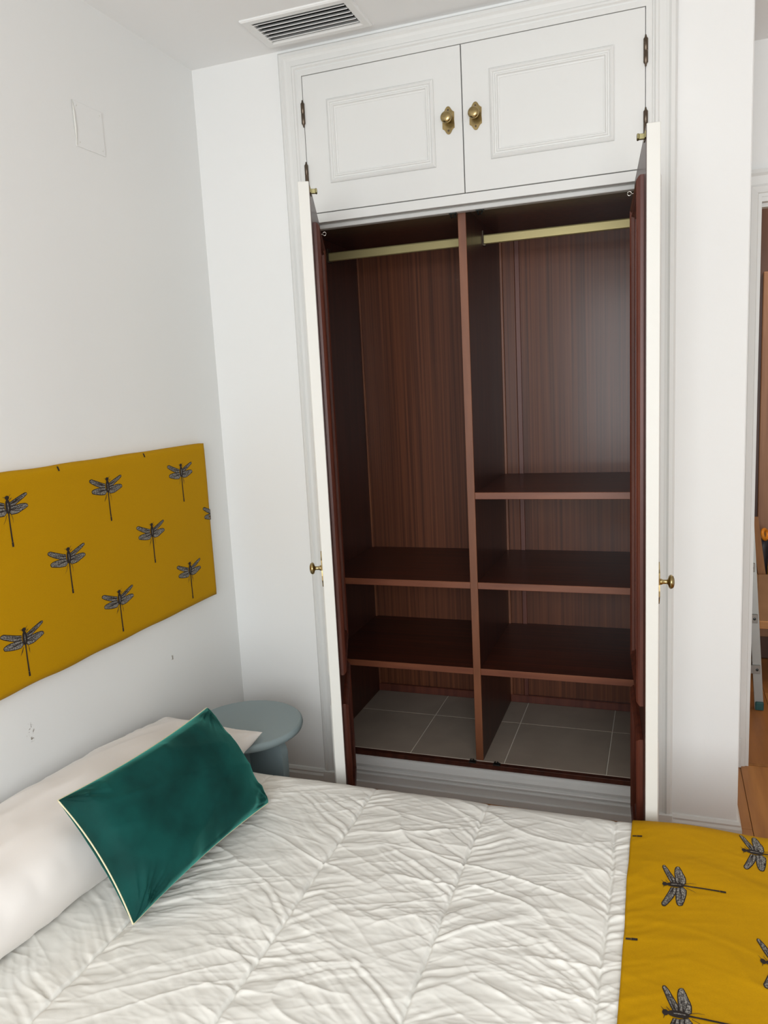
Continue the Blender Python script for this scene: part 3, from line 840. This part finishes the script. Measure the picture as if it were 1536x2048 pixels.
# ------------------------------------------------------------------ pillow and cushion
def pillow_grid(L, Wd, Tt, n, m, seed, pinch=0.06, wr=0.004, pw=0.42, pv=0.5):
    u = np.sin(np.linspace(-math.pi / 2, math.pi / 2, n)); v = np.sin(np.linspace(-math.pi / 2, math.pi / 2, m))
    Ug, Vg = np.meshgrid(u, v, indexing='ij')
    out = []
    cu = 1 - pinch * (1 - Vg ** 2) ** 1.0 * np.abs(Ug) ** 3
    cv = 1 - pinch * 1.2 * (1 - Ug ** 2) ** 1.0 * np.abs(Vg) ** 3
    A = Ug * L / 2 * cu; B = Vg * Wd / 2 * cv
    th = Tt / 2 * np.power(np.clip((1 - np.abs(Ug) ** 2.6), 0, 1), pw) * np.power(np.clip((1 - np.abs(Vg) ** 2.2), 0, 1), pv)
    edge = np.clip(np.minimum(1 - np.abs(Ug), 1 - np.abs(Vg)) / 0.12, 0, 1)
    for sg in (1, -1):
        rr = np.sqrt((np.abs(Ug) - 1) ** 2 * (L / Wd) ** 2 + (np.abs(Vg) - 1) ** 2)
        ang = np.arctan2((1 - np.abs(Vg)), (1 - np.abs(Ug)) * L / Wd)
        cw = (ridge(ang * 7 + seed * 3.1 + 11 * np.sign(Ug) + 5 * np.sign(Vg), rr * 2.0) - .5) * np.exp(-(rr / 0.42) ** 2)
        ed = (ridge(A * 26 + seed, np.abs(B) * 6 + seed) - .5) * np.exp(-((1 - np.abs(Vg)) / 0.22) ** 2)
        ed = ed + (ridge(B * 26 + seed + 9, np.abs(A) * 6 + seed) - .5) * np.exp(-((1 - np.abs(Ug)) / 0.12) ** 2)
        h = th + edge * (wr * 1.6 * cw + wr * ed + wr * 1.6 * (vnoise(A * 9 + seed * 7, B * 9 + 3 * sg) - .5) + wr * 0.7 * (ridge(A * 5 + B * 16 + seed, B * 7 - A * 4) - .5))
        h = np.maximum(h, 0)
        out.append(np.stack([A, B, sg * h], -1))
    return out
def pillow_mesh(name, grids, fmap, mt, parent):
    me = bpy.data.meshes.new(name)
    V = []; F = []
    n, m_ = grids[0].shape[:2]
    idx = np.arange(n * m_).reshape(n, m_)
    for gi, g_ in enumerate(grids):
        V.append(fmap(g_.reshape(-1, 3)))
        q = np.stack([idx[:-1, :-1], idx[1:, :-1], idx[1:, 1:], idx[:-1, 1:]], -1).reshape(-1, 4) + gi * n * m_
        F.append(q if gi == 0 else q[:, ::-1])
    V = np.concatenate(V); F = np.concatenate(F)
    V = V - np.array(PW[parent.name].translation)[None]
    bm = bmesh.new()
    vv = [bm.verts.new(p) for p in V.tolist()]
    for f in F.tolist(): bm.faces.new([vv[i] for i in f])
    bmesh.ops.remove_doubles(bm, verts=bm.verts, dist=0.0004)
    for f in bm.faces: f.smooth = True
    bmesh.ops.recalc_face_normals(bm, faces=bm.faces)
    bm.to_mesh(me); bm.free()
    me.materials.append(M[mt])
    o = bpy.data.objects.new(name, me); COL.objects.link(o); o.parent = parent
    return o
def frame_map(c, ea, eb):
    ea = np.array(ea, float); ea /= np.linalg.norm(ea)
    eb = np.array(eb, float); eb -= ea * (eb @ ea); eb /= np.linalg.norm(eb)
    en = np.cross(ea, eb); c = np.array(c, float)
    return lambda P: c[None] + P[:, :1] * ea[None] + P[:, 1:2] * eb[None] + P[:, 2:3] * en[None]

PLc = (-0.252, -1.150, 0.437)
pl = thing('pillow', 'long white pillow lying along the left wall behind the teal cushion', 'pillow', (PLc[0], PLc[1], 0.36))
gr = pillow_grid(1.24, 0.345, 0.205, 160, 80, 3.0, pinch=0.05, wr=0.0085, pw=0.62)
fm0 = frame_map(PLc, (-0.06, -1.0, 0.01), (0.98, -0.06, -0.13))
def fm0b(P):
    Q = fm0(P)
    far = np.clip((Q[:, 1] + 0.86) / 0.34, 0, 1)
    Q[:, 2] += far ** 2 * (-0.012 + 0.050 * np.clip((Q[:, 0] + 0.42) / 0.36, 0, 1))
    flo = 0.371 + 0.004 * (vnoise(Q[:, 0] * 20, Q[:, 1] * 20))
    Q[:, 2] = np.maximum(Q[:, 2], flo + (0.4265 - flo) * np.clip((Q[:, 1] + 0.68) / 0.05, 0, 1) + 0.004 * np.sign(P[:, 2]))
    return Q
pillow_mesh('pillowcase', gr, fm0b, 'pillow', pl)

Bc = [np.array(p) for p in ((0.05, -1.282, 0.375), (0.103, -0.797, 0.375), (-0.074, -0.776, 0.612), (-0.112, -1.257, 0.612))]
cc = sum(Bc) / 4
ea = (Bc[1] - Bc[0] + Bc[2] - Bc[3]); eb = (Bc[3] - Bc[0] + Bc[2] - Bc[1])
cu = thing('cushion', 'teal velvet cushion with cream piping propped against the white pillow', 'cushion', (float(cc[0]), float(cc[1]), 0.375))
gr = pillow_grid(0.492, 0.292, 0.125, 150, 100, 8.0, pinch=0.06, wr=0.010, pw=0.34, pv=0.36)
gr[0][..., 2] *= 1.2; gr[1][..., 2] *= 0.75
fm = frame_map(cc, ea, eb)
cov = pillow_mesh('cover', gr, fm, 'velvet', cu)
g0 = gr[0]
rim = np.concatenate([g0[:, 0], g0[1:, -1], g0[::-1][1:, -1] * 0 + g0[::-1][1:, -1]], 0) if False else np.concatenate([g0[:-1, 0], g0[-1, :-1], g0[::-1][:-1, -1], g0[0, ::-1][:-1]], 0)
rim = rim.copy(); rim[:, 2] = 0
ctr = rim.mean(0); rim[:, :2] *= 1.004
rp = fm(rim)
keep = [rp[0]]
for p in rp[1:]:
    if np.linalg.norm(p - keep[-1]) > 0.004: keep.append(p)
bm = bmesh.new(); add_tube(bm, [tuple(p) for p in keep], 0.0018, 6, True)
obj('piping', bm, 'piping', cu, True)

# ------------------------------------------------------------------ bedside table
NS = (-0.155, -0.447, 0.0)
N = thing('bedside_table', 'small round blue-grey bedside table in the corner beside the bed', 'table', NS)
TR_, TZ = 0.176, 0.42
pr = [(0, TZ - 0.030)]
pr = [(0.0, TZ - 0.026), (TR_ - 0.010, TZ - 0.026), (TR_ - 0.003, TZ - 0.022), (TR_, TZ - 0.013), (TR_ - 0.002, TZ - 0.004), (TR_ - 0.007, TZ), (0.0, TZ)]
obj('tabletop', add_lathe(bmesh.new(), pr, 64, Matrix.Translation(NS)), 'bluegrey', N, True)
N.children[0].data.polygons.foreach_set('use_smooth', [abs(p.normal.z) < 0.97 for p in N.children[0].data.polygons])
def arch_board(hw, r, z1, th):
    P = [(-hw, 0), (hw, 0)]
    for k in range(9):
        a = k * math.pi / 16; P.append((hw - r + r * math.cos(a), z1 - r + r * math.sin(a)))
    for k in range(9):
        a = math.pi / 2 + k * math.pi / 16; P.append((-hw + r + r * math.cos(a), z1 - r + r * math.sin(a)))
    return P
for ang, hw in ((math.radians(-5), 0.135), (math.radians(85), 0.112)):
    b = bmesh.new()
    ca, sa = math.cos(ang), math.sin(ang)
    add_prism(b, arch_board(hw, 0.06, TZ - 0.026, 0), -0.016, 0.016, lambda a, z, h: (NS[0] + a * ca - h * sa, NS[1] + a * sa + h * ca, z))
    es = [e for e in b.edges if e.calc_face_angle(0) > 1.2]
    bmesh.ops.bevel(b, geom=es, offset=0.003, segments=2, affect='EDGES')
    obj('leg_board', b, 'bluegrey', N)

# ------------------------------------------------------------------ back room, seen through the doorway
area_light('backroom_ceiling_lamp', (1.9, 1.35, 2.42), (0, 0, 0), 0.5, 0.5, 9, (1.0, 0.86, 0.68))
cw_ = thing('storage_wardrobe', 'brown wooden wardrobe with a dark frame in the room through the doorway', 'wardrobe', (2.0, 1.9, 0.0))
obj('carcass', bx(1.40, 2.75, 1.66, 2.28, 0.0, 2.3, 0.004), 'darkwood', cw_)
for a, b in ((1.492, 2.06), (2.09, 2.68)):
    dd = obj('door_leaf', bx(a, b, 1.635, 1.66, 0.12, 1.86, 0.003), 'brownpanel', cw_)
    obj('handle', bx(b - 0.06 if a < 1.6 else a + 0.045, b - 0.045 if a < 1.6 else a + 0.06, 1.615, 1.635, 0.95, 1.08, 0.003), 'hinge', dd)

# stepladder
SL = thing('stepladder', 'aluminium stepladder with teal feet standing just beyond the doorway', 'ladder', (1.26, 1.05, 0.0))
def rail(p, q, wx=0.017, wy=0.012):
    b = bmesh.new()
    p, q = Vector(p), Vector(q)
    lo = [b.verts.new(p + Vector((sx * wx, sy * wy, 0))) for sx, sy in ((-1, -1), (1, -1), (1, 1), (-1, 1))]
    hi = [b.verts.new(q + Vector((sx * wx, sy * wy, 0))) for sx, sy in ((-1, -1), (1, -1), (1, 1), (-1, 1))]
    b.faces.new(lo); b.faces.new(hi)
    for k in range(4): b.faces.new((lo[k], lo[(k + 1) % 4], hi[(k + 1) % 4], hi[k]))
    return b
topz = 1.02
FR = [((1.449, 1.015, 0.0), (1.389, 1.105, topz)), ((1.115, 1.015, 0.0), (1.175, 1.105, topz))]
for p, q in FR:
    r = obj('rail', rail(p, q), 'alu', SL)
    obj('foot', bx(p[0] - 0.016, p[0] + 0.016, p[1] - 0.021, p[1] + 0.021, 0.0, 0.035, 0.003), 'teal_plastic', r)
for p, q in (((1.43, 1.42, 0.0), (1.385, 1.16, topz)), ((1.13, 1.42, 0.0), (1.18, 1.16, topz))):
    r = obj('rear_leg', rail(p, q, 0.009, 0.012), 'alu', SL)
    obj('foot', bx(p[0] - 0.014, p[0] + 0.014, p[1] - 0.018, p[1] + 0.018, 0.0, 0.035, 0.003), 'teal_plastic', r)
for z in (0.19, 0.405, 0.62, 0.835):
    f = z / topz
    xa = 1.115 + 0.06 * f; xb = 1.449 - 0.06 * f; yy = 1.015 + 0.09 * f
    b = bx(xa - 0.010, xb + 0.012, yy - 0.022, yy + 0.06, z - 0.003, z + 0.003, 0.001)
    add_box(b, xa - 0.010, xb + 0.012, yy - 0.024, yy - 0.0185, z - 0.034, z + 0.003, 0.001)
    s = obj('step', b, 'alu', SL)
    obj('rivet', add_lathe(bmesh.new(), [(0.006, 0), (0.005, 0.002), (0, 0.003)], 8, Matrix.Translation((xb, yy - 0.024, z - 0.016)) @ Matrix.Rotation(math.radians(90), 4, 'X')), 'steel', s)
obj('platform', bx(1.155, 1.41, 1.08, 1.20, topz - 0.01, topz + 0.02, 0.004), 'alu', SL)
obj('rear_brace', bx(1.135, 1.425, 1.361, 1.367, 0.20, 0.23), 'alu', SL)

# low bench with a carton and odds and ends
BN = thing('low_bench', 'low pine bench carrying a cardboard carton behind the stepladder', 'bench', (1.75, 1.46, 0.0))
obj('bench_top', bx(1.475, 2.05, 1.34, 1.58, 0.25, 0.288, 0.003), 'pine', BN)
for lx in (1.60, 2.0):
    for ly in (1.38, 1.53):
        obj('leg', bx(lx - 0.02, lx + 0.02, ly - 0.02, ly + 0.02, 0, 0.25, 0.002), 'darkwood', BN)
CT = thing('carton', 'open cardboard carton on the pine bench', 'box', (1.66, 1.46, 0.288))
for nm, a in (('side', (1.464, 1.86, 1.345, 1.35, 0.288, 0.50)), ('side', (1.464, 1.86, 1.57, 1.575, 0.288, 0.50)), ('side', (1.464, 1.469, 1.35, 1.57, 0.288, 0.50)),
              ('side', (1.855, 1.86, 1.35, 1.57, 0.288, 0.50)), ('bottom', (1.469, 1.855, 1.35, 1.57, 0.288, 0.292)), ('flap', (1.47, 1.855, 1.342, 1.345, 0.43, 0.505))):
    obj(nm, bx(*a), 'card', CT)
b = bmesh.new()
lo = rail((1.515, 1.375, 0.30), (1.452, 1.395, 0.76), 0.016, 0.006)
top('lath', lo, 'lath', (1.515, 1.375, 0.30), 'narrow brown wooden lath leaning in the cardboard carton', 'lath')
# sack: rounded bag with a gathered top
b = bmesh.new()
add_lathe(b, [(0.0, 0.0), (0.055, 0.0), (0.072, 0.04), (0.076, 0.12), (0.068, 0.22), (0.050, 0.30), (0.040, 0.335), (0.046, 0.36), (0.0, 0.352)], 22, Matrix.Translation((1.628, 1.45, 0.293)))
for v in b.verts:
    a = math.atan2(v.co.y - 1.45, v.co.x - 1.628); k = 1 + 0.07 * math.sin(5 * a) + 0.04 * math.sin(11 * a + v.co.z * 30)
    v.co.x = 1.628 + (v.co.x - 1.628) * k; v.co.y = 1.45 + (v.co.y - 1.45) * k
top('sack', b, 'bag', (1.628, 1.45, 0.293), 'beige sack standing in the cardboard carton', 'sack', smooth=True)
# cordless tool: body, handle, orange collar
TL = thing('power_tool', 'black power tool with an orange collar in the carton', 'tool', (1.495, 1.49, 0.293))
obj('body', add_lathe(bmesh.new(), [(0.0, 0), (0.014, 0.0), (0.016, 0.10), (0.020, 0.20), (0.026, 0.30), (0.024, 0.345), (0.0, 0.35)], 16, Matrix.Translation((1.502, 1.49, 0.294))), 'tool', TL, True)
mt = Matrix.Translation((1.508, 1.485, 0.662)) @ Matrix.Rotation(math.radians(72), 4, 'Y') @ Matrix.Rotation(math.radians(20), 4, 'X')
b = bmesh.new()
add_tube(b, [(0.022 * math.cos(t), 0.036 * math.sin(t), 0) for t in [2 * math.pi * i / 20 for i in range(20)]], 0.008, 8, True); b.transform(mt)
obj('collar', b, 'orange', TL, True)
# yellow tape measure on the carton edge
TM = thing('tape_measure', 'small yellow tape measure resting on the sack side of the carton', 'tape measure', (1.52, 1.405, 0.47))
b = bx(1.515, 1.545, 1.39, 1.425, 0.293, 0.53, 0.006, 2)
obj('case', b, 'tape', TM)
obj('belt_clip', bx(1.522, 1.538, 1.387, 1.39, 0.48, 0.52), 'steel', TM)
